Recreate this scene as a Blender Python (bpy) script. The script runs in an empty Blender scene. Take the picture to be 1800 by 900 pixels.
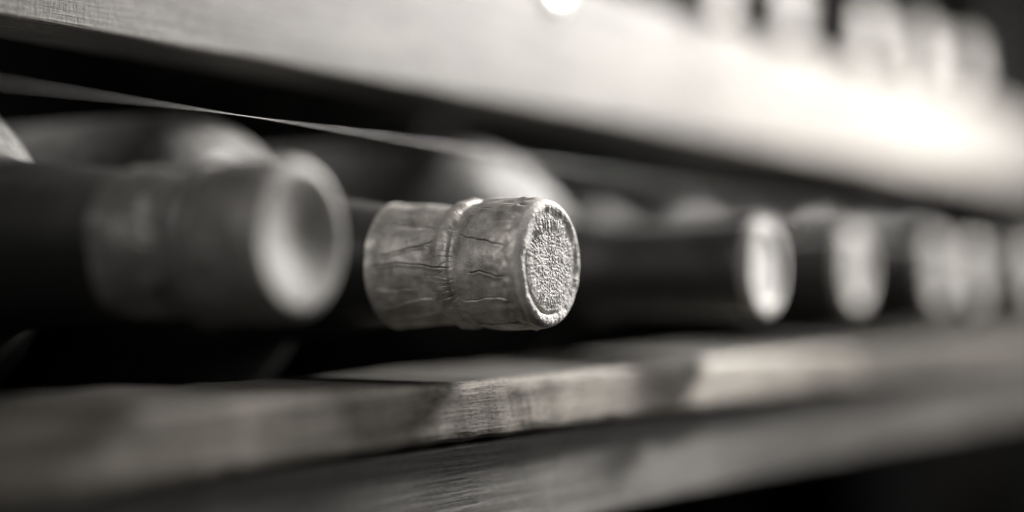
import bpy, math, random
import numpy as np
from mathutils import Vector, Matrix, noise
random.seed(4)
R = math.radians
scene = bpy.context.scene
COL = scene.collection

# ------------------------------------------------------------------ frame of the rack
# local x runs along the rails (to the far end), local y back into the rack, z up; origin = cap of the sharp bottle
CAMZ = 1.20
PSI = math.atan2(0.740, 0.673)
ORG = Vector((0.0951, 0.370, CAMZ))
RX = Vector((math.cos(PSI), math.sin(PSI), 0)); RY = Vector((-math.sin(PSI), math.cos(PSI), 0))
def W(t, a, h): return ORG + RX * t + RY * a + Vector((0, 0, h))

# ------------------------------------------------------------------ camera
cam = bpy.data.cameras.new('camera'); co = bpy.data.objects.new('camera', cam); COL.objects.link(co)
co.location = (0, 0, CAMZ); co.rotation_euler = (R(90), 0, 0)
cam.sensor_width = 36; cam.lens = 56; cam.shift_x = 0.361; cam.shift_y = 0.0294
cam.clip_start = 0.01; cam.clip_end = 50
cam.dof.use_dof = True; cam.dof.focus_distance = 0.370; cam.dof.aperture_fstop = 2.05
scene.camera = co

# ------------------------------------------------------------------ light
world = bpy.data.worlds.new('World'); scene.world = world; world.use_nodes = True
bg = world.node_tree.nodes['Background']; bg.inputs[0].default_value = (1, 0.985, 0.96, 1); bg.inputs[1].default_value = 0.006
def area(name, loc, target, sx, sy, power):
    l = bpy.data.lights.new(name, 'AREA'); l.shape = 'RECTANGLE'; l.size = sx; l.size_y = sy; l.energy = power
    l.color = (1, 0.968, 0.935)
    o = bpy.data.objects.new(name, l); COL.objects.link(o); o.location = loc
    o.rotation_euler = (Vector(target) - Vector(loc)).to_track_quat('-Z', 'Y').to_euler()
    return o
area('key_lamp', W(0.63, -0.12, 0.33), W(0.25, 0.06, 0.0), 0.08, 0.08, 13.0)
area('front_soft_lamp', W(0.58, -0.52, 0.225), W(0.1, 0.05, 0.02), 0.22, 0.22, 2.0)  # added soft lamp from the front right, no window there
area('side_lamp', W(1.0, -0.10, 0.16), W(0.0, 0.08, 0.03), 0.08, 0.08, 1.7)
area('top_fill_lamp', W(0.34, -0.10, 0.50), W(0.08, 0.03, 0.02), 0.14, 0.14, 2.3)  # added lamp above the necks to light their tops, not a ceiling fitting
def spot(name, loc, target, cone, power, size):
    l = bpy.data.lights.new(name, 'SPOT'); l.energy = power; l.spot_size = R(cone); l.spot_blend = 1.0; l.shadow_soft_size = size
    l.color = (1, 0.968, 0.935)
    o = bpy.data.objects.new(name, l); COL.objects.link(o); o.location = loc
    o.rotation_euler = (Vector(target) - Vector(loc)).to_track_quat('-Z', 'Y').to_euler()
    return o
spot('fill_lamp', (-0.56, -0.36, CAMZ + 0.58), W(0.03, 0.02, 0), 24, 16.0, 0.12)
spot('ledge_patch_spot', W(0.63, -0.115, 0.335), W(0.085, 0.012, -0.050), 11.5, 100.0, 0.03)  # added narrow spot that brightens the ledge patches, no sun behind it
area('broad_fill_lamp', (-0.75, -0.35, CAMZ + 0.45), W(0, 0.03, 0), 0.8, 0.8, 1.2)  # added broad dim fill from camera left, not a lamp of the room
vs = scene.view_settings
vs.view_transform = 'Standard'; vs.look = 'None'; vs.exposure = 0.0; vs.gamma = 1.0; vs.use_curve_mapping = False
scene.cycles.use_denoising = True
scene.cycles.max_bounces = 8

# ------------------------------------------------------------------ materials
def new_mat(name):
    m = bpy.data.materials.new(name); m.use_nodes = True
    nt = m.node_tree; return m, nt, nt.nodes['Principled BSDF']
def nd(nt, t, **kw):
    n = nt.nodes.new(t)
    for k, v in kw.items(): setattr(n, k, v)
    return n
def mapping(nt, scale, rot=(0, 0, 0), loc=(0, 0, 0)):
    tc = nd(nt, 'ShaderNodeTexCoord'); mp = nd(nt, 'ShaderNodeMapping')
    mp.inputs['Scale'].default_value = scale; mp.inputs['Rotation'].default_value = rot; mp.inputs['Location'].default_value = loc
    nt.links.new(tc.outputs['Object'], mp.inputs[0]); return mp.outputs[0]
def tex(nt, vec, scale, detail=4, rough=0.6):
    n = nd(nt, 'ShaderNodeTexNoise'); n.inputs['Scale'].default_value = scale
    n.inputs['Detail'].default_value = detail; n.inputs['Roughness'].default_value = rough
    nt.links.new(vec, n.inputs['Vector']); return n.outputs[0]
def ramp(nt, fac, stops):
    r = nd(nt, 'ShaderNodeValToRGB'); e = r.color_ramp.elements
    while len(e) < len(stops): e.new(0.5)
    for el, (p, v) in zip(e, stops):
        el.position = p; el.color = (v, v * 0.985, v * 0.96, 1)
    nt.links.new(fac, r.inputs[0]); return r.outputs[0]
def mul(nt, a, b, f=1.0, mode='MULTIPLY'):
    m = nd(nt, 'ShaderNodeMix', data_type='RGBA', blend_type=mode)
    m.inputs[0].default_value = f
    nt.links.new(a, m.inputs[6]); nt.links.new(b, m.inputs[7]); return m.outputs[2]
def bump(nt, h, strength, dist, prev=None):
    b = nd(nt, 'ShaderNodeBump'); b.inputs['Strength'].default_value = strength; b.inputs['Distance'].default_value = dist
    nt.links.new(h, b.inputs['Height'])
    if prev is not None: nt.links.new(prev, b.inputs['Normal'])
    return b.outputs[0]

def wood(name, lo, hi, off, rough=0.62, saw=0.55, spec=0.4, top_shade=None):
    m, nt, p = new_mat(name)
    g = tex(nt, mapping(nt, (12, 420, 420), loc=(off, off, 0)), 1.0, 6, 0.65)        # long grain
    s = tex(nt, mapping(nt, (900, 260, 260), rot=(0, R(35), R(20)), loc=(off, 0, 0)), 1.0, 3, 0.6)   # saw marks across the board
    blot = tex(nt, mapping(nt, (22, 60, 60), loc=(0, off, 0)), 1.0, 4, 0.6)
    fg = tex(nt, mapping(nt, (40, 1700, 1700), loc=(off, 0, off)), 1.0, 4, 0.7)      # fine grain lines
    pit = tex(nt, mapping(nt, (420, 1900, 1900)), 1.0, 4, 0.7)
    c = ramp(nt, g, [(0.30, lo), (0.72, hi)])
    c = mul(nt, c, ramp(nt, blot, [(0.30, 0.62), (0.60, 1.0)]))
    c = mul(nt, c, ramp(nt, pit, [(0.36, 0.35), (0.50, 1.0)]))
    c = mul(nt, c, ramp(nt, fg, [(0.34, 0.70), (0.56, 1.0)]))
    if top_shade is not None:                                               # shade on the top face, painted into the colour behind the front edge
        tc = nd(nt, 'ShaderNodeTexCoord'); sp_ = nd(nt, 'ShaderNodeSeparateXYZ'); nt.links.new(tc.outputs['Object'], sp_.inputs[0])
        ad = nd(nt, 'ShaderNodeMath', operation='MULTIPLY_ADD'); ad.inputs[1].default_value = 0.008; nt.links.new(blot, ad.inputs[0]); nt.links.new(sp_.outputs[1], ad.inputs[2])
        mr = nd(nt, 'ShaderNodeMapRange'); mr.inputs[1].default_value = top_shade; mr.inputs[2].default_value = top_shade + 0.004; nt.links.new(ad.outputs[0], mr.inputs[0])
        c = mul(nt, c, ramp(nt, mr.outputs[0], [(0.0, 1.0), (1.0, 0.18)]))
    nt.links.new(c, p.inputs['Base Color'])
    p.inputs['Roughness'].default_value = rough
    p.inputs['Specular IOR Level'].default_value = spec
    n1 = bump(nt, fg, 0.25, 0.0005, bump(nt, g, 0.7, 0.0006)); n2 = bump(nt, s, saw, 0.0005, n1); n3 = bump(nt, pit, 0.22, 0.0003, n2)
    nt.links.new(n3, p.inputs['Normal']); return m
M_RAIL = wood('sawn_wood', 0.125, 0.255, 0.0, saw=0.3)
M_LEDGE = wood('weathered_wood', 0.14, 0.42, 3.1, rough=0.8, saw=0.03, spec=0.12, top_shade=0.0165)
M_LEDGE_SHADED = wood('shaded_ledge_wood', 0.08, 0.19, 3.9, rough=0.8, saw=0.03, spec=0.12, top_shade=0.0165)  # darker copy of the ledge wood, far-end shade painted into it
M_BEAM = wood('dark_wood', 0.05, 0.13, 7.7, saw=0.03)
M_POST = wood('stained_wood', 0.006, 0.014, 5.0, spec=0.08)

def glass(name, base, dust_v, dust_amt, wiped):
    m, nt, p = new_mat(name)
    v = mapping(nt, (1, 1, 1))
    d = tex(nt, v, 130, 6, 0.65); d2 = tex(nt, v, 900, 3, 0.6)
    f = ramp(nt, d, [(0.35, 0.0), (0.75, 1.0)])
    f2 = ramp(nt, d2, [(0.35, 0.3), (0.7, 1.0)])
    k = mul(nt, f, f2)
    tcw = nd(nt, 'ShaderNodeTexCoord'); sw = nd(nt, 'ShaderNodeSeparateXYZ'); nt.links.new(tcw.outputs['Object'], sw.inputs[0])
    wp = nd(nt, 'ShaderNodeMapRange'); wp.inputs[1].default_value = wiped; wp.inputs[2].default_value = wiped + 0.018; wp.inputs[3].default_value = 0.12
    nt.links.new(sw.outputs[1], wp.inputs[0])                          # the neck has been wiped and handled, the shoulder not
    mx = nd(nt, 'ShaderNodeMix', data_type='RGBA')
    sc = nd(nt, 'ShaderNodeMath', operation='MULTIPLY_ADD'); sc.inputs[1].default_value = dust_amt; sc.inputs[2].default_value = dust_amt * 0.5
    ge = nd(nt, 'ShaderNodeNewGeometry'); sx = nd(nt, 'ShaderNodeSeparateXYZ'); nt.links.new(ge.outputs['Normal'], sx.inputs[0])
    up = nd(nt, 'ShaderNodeMapRange'); up.inputs[1].default_value = 0.1; up.inputs[2].default_value = 0.8; up.inputs[3].default_value = 0.03; up.inputs[4].default_value = 1.0
    nt.links.new(sx.outputs[2], up.inputs[0])                          # settled dust lies on whatever faces up
    dm = nd(nt, 'ShaderNodeMath', operation='MULTIPLY'); nt.links.new(sc.outputs[0], dm.inputs[0]); nt.links.new(up.outputs[0], dm.inputs[1])
    dw = nd(nt, 'ShaderNodeMath', operation='MULTIPLY'); nt.links.new(dm.outputs[0], dw.inputs[0]); nt.links.new(wp.outputs[0], dw.inputs[1])
    nt.links.new(k, sc.inputs[0]); nt.links.new(dw.outputs[0], mx.inputs[0])
    mx.inputs[6].default_value = (base, base * 1.0, base * 0.97, 1); mx.inputs[7].default_value = (dust_v, dust_v * 0.985, dust_v * 0.96, 1)
    nt.links.new(mx.outputs[2], p.inputs['Base Color'])
    p.inputs['Roughness'].default_value = 0.34
    nt.links.new(bump(nt, d2, 0.15, 0.0002), p.inputs['Normal'])
    return m
M_GLASS = glass('dusty_dark_glass', 0.012, 0.45, 0.62, 0.055)
M_GLASS_B = glass('dusty_champagne_glass', 0.012, 0.48, 0.95, 0.078)

def foil(name, lo, hi, metal, rough, grain, fold_shades=False):
    m, nt, p = new_mat(name)
    v = mapping(nt, (1, 1, 1))
    blot = tex(nt, v, 170, 5, 0.6); fine = tex(nt, v, 1500, 3, 0.6); spk = tex(nt, v, 2600, 2, 0.5)
    c = ramp(nt, blot, [(0.32, lo), (0.66, hi)])
    c = mul(nt, c, ramp(nt, fine, [(0.30, 0.70), (0.46, 1.0)]))
    if fold_shades:                                                         # shade of the folds painted into the colour (attribute written by the builder)
        at = nd(nt, 'ShaderNodeAttribute'); at.attribute_name = 'fold_shade'
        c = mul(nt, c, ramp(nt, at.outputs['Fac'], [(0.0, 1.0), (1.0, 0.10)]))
    nt.links.new(c, p.inputs['Base Color'])
    p.inputs['Metallic'].default_value = metal
    rr = nd(nt, 'ShaderNodeMapRange'); rr.inputs[3].default_value = rough - 0.08; rr.inputs[4].default_value = rough + 0.14
    nt.links.new(blot, rr.inputs[0]); nt.links.new(rr.outputs[0], p.inputs['Roughness'])
    n1 = bump(nt, blot, 0.35, 0.0012); n2 = bump(nt, spk, grain, 0.0005, n1)
    nt.links.new(n2, p.inputs['Normal']); return m
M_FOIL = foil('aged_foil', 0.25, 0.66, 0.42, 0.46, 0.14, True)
M_FACE = foil('stippled_foil', 0.44, 0.70, 0.12, 0.65, 0.6)
M_TIP = foil('worn_foil_tip', 0.21, 0.35, 0.15, 0.55, 0.3)
M_DULL = foil('dull_dark_foil', 0.10, 0.20, 0.3, 0.42, 0.1)
M_INLAY = foil('grey_inlay', 0.24, 0.36, 0.0, 0.8, 0.2)
M_MIDDISC = foil('worn_metal_disc', 0.29, 0.41, 0.0, 0.8, 0.2)
M_GREYDISC = foil('grey_metal_disc', 0.17, 0.27, 0.2, 0.5, 0.2)
M_SLEEVE = foil('dark_capsule', 0.020, 0.040, 0.2, 0.42, 0.1)
M_DISC = foil('pale_metal_disc', 0.52, 0.68, 0.0, 0.8, 0.2)
m, nt, p = new_mat('thin_steel'); p.inputs['Base Color'].default_value = (0.12, 0.118, 0.115, 1); p.inputs['Metallic'].default_value = 0.6; p.inputs['Roughness'].default_value = 0.35
M_WIRE = m
m, nt, p = new_mat('bright_steel'); p.inputs['Base Color'].default_value = (0.85, 0.84, 0.82, 1); p.inputs['Metallic'].default_value = 1; p.inputs['Roughness'].default_value = 0.3
M_GLINT_DOME = m
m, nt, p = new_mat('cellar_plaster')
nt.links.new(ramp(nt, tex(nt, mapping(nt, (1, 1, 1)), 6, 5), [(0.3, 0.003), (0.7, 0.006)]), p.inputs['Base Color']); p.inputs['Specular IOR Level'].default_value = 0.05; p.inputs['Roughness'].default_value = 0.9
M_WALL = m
m, nt, p = new_mat('pale_plaster')
nt.links.new(ramp(nt, tex(nt, mapping(nt, (1, 1, 1)), 6, 5), [(0.3, 0.55), (0.7, 0.7)]), p.inputs['Base Color']); p.inputs['Roughness'].default_value = 0.9
M_PALE = m

# ------------------------------------------------------------------ builders
def link_mesh(name, verts, faces, mat, parent=None, smooth=True):
    me = bpy.data.meshes.new(name); me.from_pydata([tuple(v) for v in verts], [], [tuple(f) for f in faces])
    me.materials.append(mat)
    if smooth: me.polygons.foreach_set('use_smooth', [True] * len(me.polygons))
    me.update()
    o = bpy.data.objects.new(name, me); COL.objects.link(o)
    if parent: o.parent = parent
    return o
def tag(o, label=None, cat=None, group=None, kind=None):
    if label: o['label'] = label
    if cat: o['category'] = cat
    if group: o['group'] = group
    if kind: o['kind'] = kind
    return o
def empty(name, loc, rz=0.0):
    o = bpy.data.objects.new(name, None); COL.objects.link(o); o.location = loc; o.rotation_euler = (0, 0, rz)
    o.empty_display_size = 0.02; return o

def plank(name, mat, parent, x0, x1, y0, y1, z0, z1, seed=0, bev=0.0012, wob=0.0004, step=0.012):
    """a sawn board: rounded, slightly uneven edges; cross-section ring swept along x"""
    n = max(2, int((x1 - x0) / step)); verts = []; faces = []
    def ring():
        pts = []
        for cx, cy, a0 in ((y1 - bev, z1 - bev, 0), (y0 + bev, z1 - bev, 90), (y0 + bev, z0 + bev, 180), (y1 - bev, z0 + bev, 270)):
            for k in range(4):
                a = R(a0 + k * 30); pts.append((cx + bev * math.cos(a), cz_ + bev * math.sin(a)) if False else (cx + bev * math.cos(a), cy + bev * math.sin(a)))
        return pts
    rg = ring(); m_ = len(rg)
    for i in range(n + 1):
        x = x0 + (x1 - x0) * i / n
        for j, (y, z) in enumerate(rg):
            q = Vector((x * 30, y * 60 + seed * 7, z * 60)); d = noise.noise_vector(q) * wob + noise.noise_vector(q * 4) * wob * 0.5
            verts.append((x, y + d.y, z + d.z))
    for i in range(n):
        for j in range(m_):
            k = (j + 1) % m_
            faces.append((i * m_ + j, i * m_ + k, (i + 1) * m_ + k, (i + 1) * m_ + j))
    faces.append(tuple(range(m_ - 1, -1, -1))); faces.append(tuple(n * m_ + j for j in range(m_)))
    # face winding: outward
    o = link_mesh(name, verts, faces, mat, parent, smooth=False)
    return o

def smooth_profile(pts, n):
    """Catmull-Rom through (r, l) points"""
    P = np.array(pts, float); d = np.r_[0, np.cumsum(np.hypot(*np.diff(P, axis=0).T))]
    u = np.linspace(0, d[-1], n); out = []
    for c in (0, 1):
        m_ = np.gradient(P[:, c], d)
        i = np.clip(np.searchsorted(d, u, side='right') - 1, 0, len(d) - 2)
        h = d[i + 1] - d[i]; s = (u - d[i]) / h
        out.append((2*s**3-3*s**2+1)*P[i, c] + (s**3-2*s**2+s)*h*m_[i] + (-2*s**3+3*s**2)*P[i+1, c] + (s**3-s**2)*h*m_[i+1])
    return np.array(out).T
def lathe(name, prof, seg, mat, parent, disp=None, off=(0, 0, 0)):
    """prof: (r, l) rows; the axis is local +y (into the rack), l measured back from the cap"""
    prof = np.asarray(prof, float); n = len(prof)
    th = np.linspace(0, 2 * math.pi, seg, endpoint=False)
    Rr = np.repeat(prof[:, :1], seg, 1); L = np.repeat(prof[:, 1:2], seg, 1); T = np.repeat(th[None], n, 0)
    if disp is not None:
        dr, dl = disp(Rr, L, T); Rr = Rr + dr; L = L + dl
    V = np.stack([Rr * np.cos(T) + off[0], L + off[1], Rr * np.sin(T) + off[2]], -1).reshape(-1, 3)
    i = np.arange(n - 1)[:, None] * seg; j = np.arange(seg)[None]; k = (j + 1) % seg
    F = np.stack([i + j, i + seg + j, i + seg + k, i + k], -1).reshape(-1, 4)
    me = bpy.data.meshes.new(name)
    me.vertices.add(len(V)); me.vertices.foreach_set('co', V.ravel())
    me.loops.add(F.size); me.loops.foreach_set('vertex_index', F.ravel().astype(np.int32))
    me.polygons.add(len(F)); me.polygons.foreach_set('loop_start', np.arange(0, F.size, 4, dtype=np.int32))
    me.polygons.foreach_set('use_smooth', np.ones(len(F), bool))
    me.update(calc_edges=True); me.validate()
    me.materials.append(mat)
    o = bpy.data.objects.new(name, me); COL.objects.link(o); o.parent = parent
    return o

def vnoise(x, y, z, seed=0.0):
    f = np.vectorize(lambda a, b, c: noise.noise(Vector((a + seed, b, c))))
    return f(x, y, z)

# ------------------------------------------------------------------ the setting
def quadbox(name, mat, x0, x1, y0, y1, z0, z1):
    c = [(x, y, z) for x in (x0, x1) for y in (y0, y1) for z in (z0, z1)]
    f = [(0, 1, 3, 2), (4, 6, 7, 5), (0, 4, 5, 1), (2, 3, 7, 6), (0, 2, 6, 4), (1, 5, 7, 3)]
    o = link_mesh(name, c, f, mat, None, False); return o
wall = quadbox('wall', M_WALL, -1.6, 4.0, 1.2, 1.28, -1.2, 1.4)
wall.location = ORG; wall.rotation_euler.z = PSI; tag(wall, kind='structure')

# ------------------------------------------------------------------ the rack
rack = empty('wine_rack', ORG + Vector((0, 0, -0.08)), PSI)
tag(rack, 'rough sawn wooden wine rack with pale rails holding the lying bottles', 'wine rack')
DZ = 0.08
def rp(name, mat, x0, x1, y0, y1, z0, z1, seed, **k):
    return plank(name, mat, rack, x0, x1, y0, y1, z0 + DZ, z1 + DZ, seed, **k)
H0 = -0.005            # the heights below were measured from the lens; the cap axis lies 5 mm above it
ZL = ORG.z - CAMZ
b = rp('rail', M_RAIL, -0.80, 1.05, 0.085, 0.108, 0.0604, 0.1075, 1); b['label'] = 'wide pale rail under the upper row of bottles'
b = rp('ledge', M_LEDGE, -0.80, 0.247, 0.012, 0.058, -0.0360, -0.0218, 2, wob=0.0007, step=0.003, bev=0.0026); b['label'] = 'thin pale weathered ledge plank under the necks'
b = rp('ledge', M_LEDGE_SHADED, 0.2485, 1.15, 0.0125, 0.058, -0.0358, -0.0220, 12); b['label'] = 'far ledge plank with shade put into its colour'  # ledge split here so the far part carries the painted shade
b = rp('rail', M_BEAM, -0.80, 1.15, 0.016, 0.050, -0.0610, -0.0368, 3); b['label'] = 'darker rail below the ledge plank'
rp('bearer', M_POST, -0.80, 1.15, 0.165, 0.19, -0.064, -0.0382, 4)
rp('bearer', M_POST, -0.80, 1.15, 0.265, 0.29, -0.064, -0.0382, 5)
rp('bearer', M_POST, 0.24, 1.05, 0.265, 0.29, 0.068, 0.0942, 6)
def post(x, y0, y1, z0, z1, s):
    o = plank('post', M_POST, rack, z0 + DZ, z1 + DZ, y0, y1, -0.02, 0.02, s)
    o.rotation_euler = (0, R(-90), 0); o.location = (x, 0, 0); return o
post(0.835, 0.110, 0.15, -0.30, 0.42, 7)
post(-0.76, 0.110, 0.15, -0.30, 0.42, 8)
post(0.835, 0.292, 0.33, -0.30, 0.42, 9)
post(-0.76, 0.292, 0.33, -0.30, 0.42, 10)

# added steel dome on the upper rail, standing in for a bottle's glint
def glint_dome(x, z, r):
    V = []; F = []; n = 24; rows = 7
    for i in range(rows + 1):
        a = i / rows * math.pi / 2
        for k in range(n):
            q = 2 * math.pi * k / n
            V.append((r * math.cos(a) * math.cos(q), -0.55 * r * math.sin(a), r * math.cos(a) * math.sin(q)))
    for i in range(rows):
        for k in range(n):
            F.append((i * n + k, i * n + (k + 1) % n, (i + 1) * n + (k + 1) % n, (i + 1) * n + k))
    o = link_mesh('glint_dome', V, F, M_GLINT_DOME, rack); o.location = (x, 0.0849, z + DZ); return o
glint_dome(0.163, 0.0985, 0.0045)

# ------------------------------------------------------------------ bottles
CHAMP = [(0.0130, 0.024), (0.0140, 0.034), (0.0152, 0.045), (0.0167, 0.056), (0.0181, 0.070), (0.0196, 0.082), (0.0228, 0.0905), (0.0290, 0.0975),
         (0.0355, 0.1035), (0.0403, 0.110), (0.0426, 0.118), (0.0430, 0.130), (0.0430, 0.200), (0.0430, 0.270), (0.0430, 0.295), (0.0405, 0.304), (0.033, 0.305), (0.020, 0.295), (0.001, 0.287)]
WINE = [(0.0132, 0.050), (0.0136, 0.060), (0.0142, 0.072), (0.0160, 0.082), (0.0210, 0.092), (0.0285, 0.101), (0.0345, 0.111),
        (0.0368, 0.122), (0.0372, 0.140), (0.0372, 0.200), (0.0372, 0.280), (0.0360, 0.292), (0.0300, 0.295), (0.018, 0.284), (0.001, 0.278)]
STOUT = [(0.0138, 0.045), (0.0146, 0.054), (0.0166, 0.061), (0.0220, 0.069), (0.0310, 0.078), (0.0380, 0.088), (0.0420, 0.100), (0.0430, 0.115),
         (0.0430, 0.200), (0.0430, 0.270), (0.0405, 0.279), (0.033, 0.280), (0.020, 0.270), (0.001, 0.262)]
SLEEVE_SKIRT = [(0.0150, 0.0016), (0.0152, 0.0028), (0.0153, 0.0048), (0.0155, 0.0090), (0.0156, 0.0130), (0.0154, 0.0158), (0.0146, 0.0176),
                (0.0147, 0.0184), (0.0153, 0.0192), (0.0156, 0.0205), (0.0155, 0.0217), (0.0149, 0.0229), (0.0144, 0.0240), (0.0143, 0.0258), (0.0145, 0.0280), (0.0148, 0.0315), (0.0152, 0.0370), (0.0156, 0.0415), (0.0157, 0.0418), (0.0152, 0.0414)]
FACE_PROF = [(0.0001, 0.0003), (0.005, 0.0003), (0.0095, 0.0003), (0.0119, 0.0003), (0.0127, 0.0001), (0.0134, 0.0), (0.0141, 0.0002), (0.0147, 0.0008), (0.0150, 0.0016)]
DISH_PROF = [(0.0001, 0.0021), (0.002, 0.0020), (0.005, 0.0015), (0.008, 0.0009), (0.0108, 0.0003), (0.0120, 0.0001), (0.0128, 0.0), (0.0137, 0.0003), (0.0145, 0.0009), (0.0150, 0.0016)]

def crease_field(L, T, creases, mask=False):
    """folds of the foil: (angle deg, l0, l1, depth, width, slant, wander seed)"""
    d = np.zeros_like(L)
    for ang, l0, l1, dep, wid, slant, sd in creases:
        u = (L - l0) / (l1 - l0)
        wander = 0.04 * np.sin(u * 3.4 + sd) + 0.014 * np.sin(u * 8.3 + 2 * sd) + 0.006 * np.sin(u * 23 + 3 * sd)
        c = R(ang) + slant * (u - 0.5) + wander
        x = (T - c + math.pi) % (2 * math.pi) - math.pi
        wid *= 0.75; x = x * 0.0155                                   # arc in metres
        env = np.clip(np.minimum(u, 1 - u) * 6, 0, 1); env = np.where((u > 0) & (u < 1), env, 0)
        if mask:
            d = np.maximum(d, np.clip(env * 2.5, 0, 1) * np.exp(-(x / (1.1 * wid)) ** 2)); continue
        dep *= 2.3
        d += env * (-dep * np.exp(-(x / (0.55 * wid)) ** 2) + 0.30 * dep * np.exp(-((x - 2.4 * wid) / (2.6 * wid)) ** 2))
    return d
def champ(fwd):
    return [(r, l - fwd * min(1, max(0, (l - 0.05) / 0.02))) for r, l in CHAMP]
def make_champagne(name, loc, rz, tilt, label, fine, creases, seed):
    root = empty(name, loc, rz)
    seg = 1440 if fine else 160
    lathe('glass', smooth_profile(champ(0.007 if fine else 0.001), 90), 160, M_GLASS_B, root, off=(0, 0, 0.043)).rotation_euler.x = 0
    sp = smooth_profile(SLEEVE_SKIRT, 260 if fine else 90)
    def dsp(Rr, L, T):
        d = crease_field(L, T, creases)
        if not fine:
            cx = np.cos(T) * 2.2; cz = np.sin(T) * 2.2; w0 = np.clip((L - 0.0016) / 0.004, 0, 1)
            d = d + w0 * (0.0009 * vnoise(cx, L * 170, cz, seed) + 0.0010 * np.exp(-((L - 0.0207) / 0.0022) ** 2) - 0.0014 * np.exp(-((L - 0.0255) / 0.0024) ** 2))
        if fine:
            X = Rr * np.cos(T) * 1; Z = Rr * np.sin(T)
            w = np.clip((L - 0.0016) / 0.003, 0, 1)
            d = d + w * 0.00035 * vnoise(X * 160, L * 110, Z * 160, seed)
            d = d + w * 0.00011 * vnoise(X * 480, L * 330, Z * 480, seed + 9)
            # small folds: sharp valleys where the foil doubled over beside the collar
            rn = np.abs(vnoise(np.cos(T) * 10, L * 150, np.sin(T) * 10, seed + 57))
            near = np.exp(-((L - 0.0215) / 0.0045) ** 2)
            d = d - w * near * 0.00022 * np.clip(1 - rn / 0.06, 0, 1)
            ringw = np.exp(-((L - 0.0205) / 0.0024) ** 2)
            d = d + ringw * 0.00035 * vnoise(X * 420, L * 420, Z * 420, seed + 3)
            d = d + ringw * 0.00030 * vnoise(np.cos(T) * 9, np.sin(T) * 9, L * 60, seed + 21) * np.exp(-((L - 0.0178) / 0.0014) ** 2)
            sh = np.exp(-((L - 0.0035) / 0.0035) ** 2)
            d = d + sh * 0.0006 * vnoise(X * 520, L * 520, Z * 520, seed + 5) * w
        return d, np.zeros_like(d)
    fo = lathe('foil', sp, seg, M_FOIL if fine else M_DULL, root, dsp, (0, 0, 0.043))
    if fine:
        th = np.linspace(0, 2 * math.pi, seg, endpoint=False)
        L = np.repeat(sp[:, 1:2], seg, 1); T = np.repeat(th[None], len(sp), 0)
        fold_dark = crease_field(L, T, [(a, l0, l1, 0.001, w_ * 0.95, sl, sd) for a, l0, l1, dp, w_, sl, sd in creases if dp >= 0.00018], True)
        fold_dark = fold_dark * np.clip(0.85 + 0.8 * vnoise(np.cos(T) * 7, L * 400, np.sin(T) * 7, 77.0), 0, 1)
        at = fo.data.attributes.new('fold_shade', 'FLOAT', 'POINT'); at.data.foreach_set('value', fold_dark.ravel().astype(np.float32))  # painted shade of the folds, read by the foil colour
    fp = smooth_profile(FACE_PROF if fine else DISH_PROF, 90 if fine else 40)
    def dfc(Rr, L, T):
        w = np.clip((0.0150 - Rr) / 0.0008, 0, 1)
        ann = np.exp(-((Rr - 0.0092) / 0.0017) ** 2)
        tr = np.clip(np.cos(T - R(100)) * 1.4, 0, 1) + np.clip(np.cos(T - R(232)) * 2.2 - 1.2, 0, 1)
        dl = 0.00009 * ann * tr * np.sin(T * 58 + 4 * np.sin(T * 5) + 2 * np.sin(T * 13 + 1))
        if fine:
            X = Rr * np.cos(T); Z = Rr * np.sin(T)
            dl = dl + (0.00013 * vnoise(X * 1900, L * 0, Z * 1900, seed) + 0.00012 * vnoise(X * 950, L * 0, Z * 1200, seed + 6) * (0.5 + vnoise(X * 210, L * 0, Z * 210, seed + 8))) * np.clip((0.0124 - Rr) / 0.002, 0.45, 1)
            dl = dl + 0.00012 * vnoise(X * 330, L * 0, Z * 330, seed + 4)
            edge = np.exp(-((Rr - 0.0128) / 0.0012) ** 2)
            dl = dl + edge * 0.00020 * vnoise(np.cos(T) * 5.5, Rr * 500, np.sin(T) * 5.5, seed + 12) + edge * 0.00010 * vnoise(np.cos(T) * 16, Rr * 900, np.sin(T) * 16, seed + 15)
            lip = np.exp(-((Rr - 0.0117) / 0.00035) ** 2) * np.clip(np.cos(T - R(228)) * 2 - 0.8, 0, 1)
            dl = dl + 0.0009 * lip
        return np.zeros_like(dl), dl * w
    lathe('end_cap', fp, seg, M_FACE if fine else M_TIP, root, dfc, (0, 0, 0.043))
    tag(root, label, 'bottle', 'bottles lying in the lower row')
    return root
def make_wine(name, loc, rz, label, group, body=None, disc=None):
    root = empty(name, loc, rz); bd = body or WINE; ax = 0.043 if bd is STOUT else 0.0372
    lathe('glass', smooth_profile(bd, 80), 96, M_GLASS, root, off=(0, 0, ax))
    lathe('capsule', smooth_profile([(0.0137, 0.0006), (0.0142, 0.0016), (0.0142, 0.012), (0.0140, 0.016), (0.0139, 0.030), (0.0141, 0.045), (0.0152 if bd is STOUT else 0.0143, 0.060), (0.0135, 0.0604)], 60), 96, M_SLEEVE, root, off=(0, 0, ax))
    lathe('end_disc', smooth_profile([(0.0096, 0.0016), (0.0099, 0.0006), (0.0105, 0.0001), (0.0112, 0.0), (0.0128, 0.0), (0.0140, 0.0004), (0.0144, 0.0016), (0.0144, 0.0040), (0.0141, 0.0046)], 60), 96, disc or M_DISC, root, off=(0, 0, ax))
    lathe('inlay', smooth_profile([(0.0001, 0.0009), (0.004, 0.0009), (0.0090, 0.0010), (0.0099, 0.0011)], 20), 64, M_INLAY, root, off=(0, 0, ax))
    tag(root, label, 'bottle', group)
    return root
def bottle_loc(t, a, axis_h): return W(t, a, axis_h)

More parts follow.
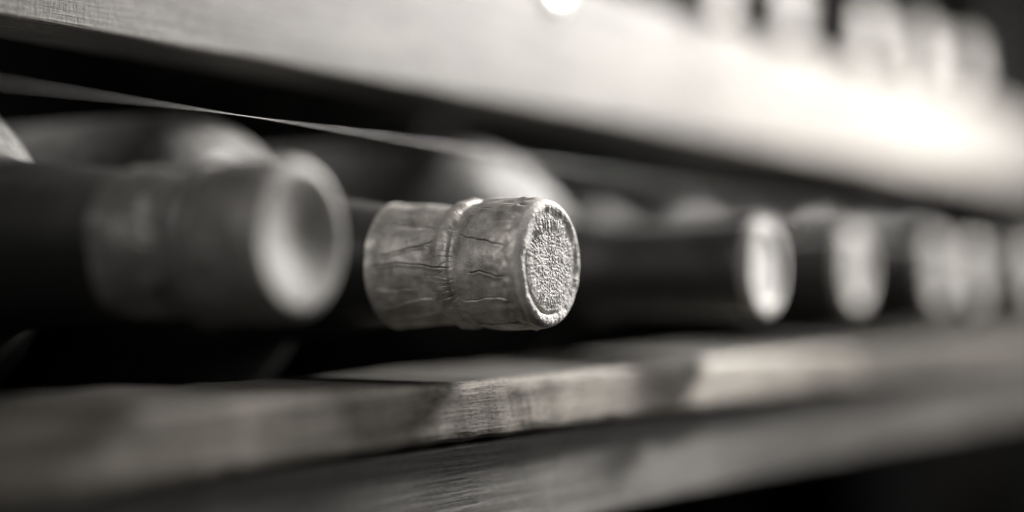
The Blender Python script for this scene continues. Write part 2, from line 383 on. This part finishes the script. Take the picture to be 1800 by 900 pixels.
# (angle, from, to, depth, width, slant, wander): folds of the skirt, then of the cap
CR2 = [(180-64, .0235, .041, .00024, .00028, 0.05, 1.0), (180-38, .0235, .0405, .00030, .00022, 0.04, 2.0), (180-16, .0230, .038, .00042, .00026, 0.30, 0.4),
       (180+2, .0178, .0412, .00045, .00024, -0.05, 3.0), (180+39, .0235, .0412, .00016, .00026, 0.12, 4.0), (180+55, .0245, .040, .00016, .0003, 0.02, 5.2), (180+24, .029, .041, .00012, .0003, 0.1, 1.7),
       (180-22, .004, .0168, .00020, .00024, -0.12, 0.7), (180+10, .0035, .0130, .00034, .00024, -0.05, 2.6), (180+33, .003, .0168, .00016, .0003, -0.04, 3.9),
       (180-60, .0025, .0172, .00026, .0004, 0.06, 4.5), (180+62, .004, .0168, .0002, .0003, 0.0, 5.9), (180-84, .002, .0165, .0003, .0004, 0.1, 6.9)]
for k in range(9): CR2.append((-80 + k * 20, .003 + .022 * (k % 2), .0165 + .0245 * (k % 2), .0003, .0003, 0.05, k * 1.3))

make_champagne('champagne_bottle', bottle_loc(0, 0, 0.0052 - 0.043), PSI, 0,
               'champagne bottle in sharp focus with creased silver foil and stippled end', True, CR2, 2.0)
make_champagne('champagne_bottle', bottle_loc(-0.0966, 0.0, 0.0088 - 0.043), PSI, 0,
               'nearest champagne bottle, dull foil cap overlapping the view of the next bottle', False, CR2, 8.0)
S = 0.37
lows = [(0.1317, 0.0, 'dark bottle with pale ringed end standing alone beyond the silver foil one', STOUT),
        (0.256, 0.014, 'dark bottle just beyond the lone pale ringed end, second plain cap along the ledge', WINE),
        (0.339, 0.014, 'third plain pale cap along the ledge counted from the foil cap', WINE),
        (0.417, 0.014, 'fourth plain pale cap along the ledge counted from the foil cap', WINE),
        (0.497, 0.014, 'fifth plain bottle along the ledge, mostly its neck in view', WINE),
        (0.577, 0.014, 'sixth plain bottle along the ledge, near the dark post', WINE),
        (0.657, 0.014, 'seventh plain bottle along the ledge, nearest the dark post', WINE)]
JIT = [(0, 0, 0), (0.001, 0.0006, 0.012), (-0.003, 0, -0.01), (0.004, 0, 0.014), (-0.001, 0, 0), (0.003, 0, 0.01), (0, 0, 0)]
for (t, a, lab, bd), (ja, jh, jr) in zip(lows, JIT):
    make_wine('wine_bottle', bottle_loc(t, a + ja, 0.0052 + jh - (0.043 if bd is STOUT else 0.0372)), PSI + jr, lab, 'bottles lying in the lower row', bd, M_MIDDISC if t > 0.3 or t < 0.2 else M_DISC)
ups = [(0.290, 'upper row bottle whose bright pale end shows above the middle of the rail'),
       (0.3668, 'upper row bottle with a grey end on the pale rail, second along the pale rail'),
       (0.470, 'upper row bottle with a grey end, third along the pale rail'),
       (0.550, 'upper row bottle with a grey end, second before the dark post'),
       (0.628, 'upper row bottle with a grey end on the pale rail, last before the dark post')]
for k, (t, lab) in enumerate(ups):
    make_wine('wine_bottle', bottle_loc(t, 0.078, 0.1075 + 0.0146 - 0.0372), PSI, lab, 'bottles lying on the upper rail', None, M_GREYDISC if k else M_DISC)

# ------------------------------------------------------------------ wire strung over the necks
pts = []
path = [(-0.76, 0.108, 0.055), (-0.45, 0.06, 0.0445), (-0.22, 0.0535, 0.0405), (-0.05, 0.0528, 0.0395), (0.10, 0.0528, 0.0370), (0.30, 0.0528, 0.031), (0.55, 0.053, 0.0270), (0.82, 0.056, 0.030)]
cu = bpy.data.curves.new('wire', 'CURVE'); cu.dimensions = '3D'; sp = cu.splines.new('BEZIER'); sp.bezier_points.add(len(path) - 1)
for bp, (t, a, h) in zip(sp.bezier_points, path):
    bp.co = (t, a, h); bp.handle_left_type = bp.handle_right_type = 'AUTO'
cu.bevel_depth = 0.00016; cu.bevel_resolution = 3; cu.resolution_u = 24
tmp = bpy.data.objects.new('wire_curve', cu); COL.objects.link(tmp)
dg = bpy.context.evaluated_depsgraph_get(); me = bpy.data.meshes.new_from_object(tmp.evaluated_get(dg)); bpy.data.objects.remove(tmp)
me.name = 'wire'; me.materials.clear(); me.materials.append(M_WIRE)
wo = bpy.data.objects.new('wire', me); COL.objects.link(wo); wo.location = ORG; wo.rotation_euler.z = PSI
tag(wo, 'thin steel wire strung along the rack above the bottle necks', 'wire')
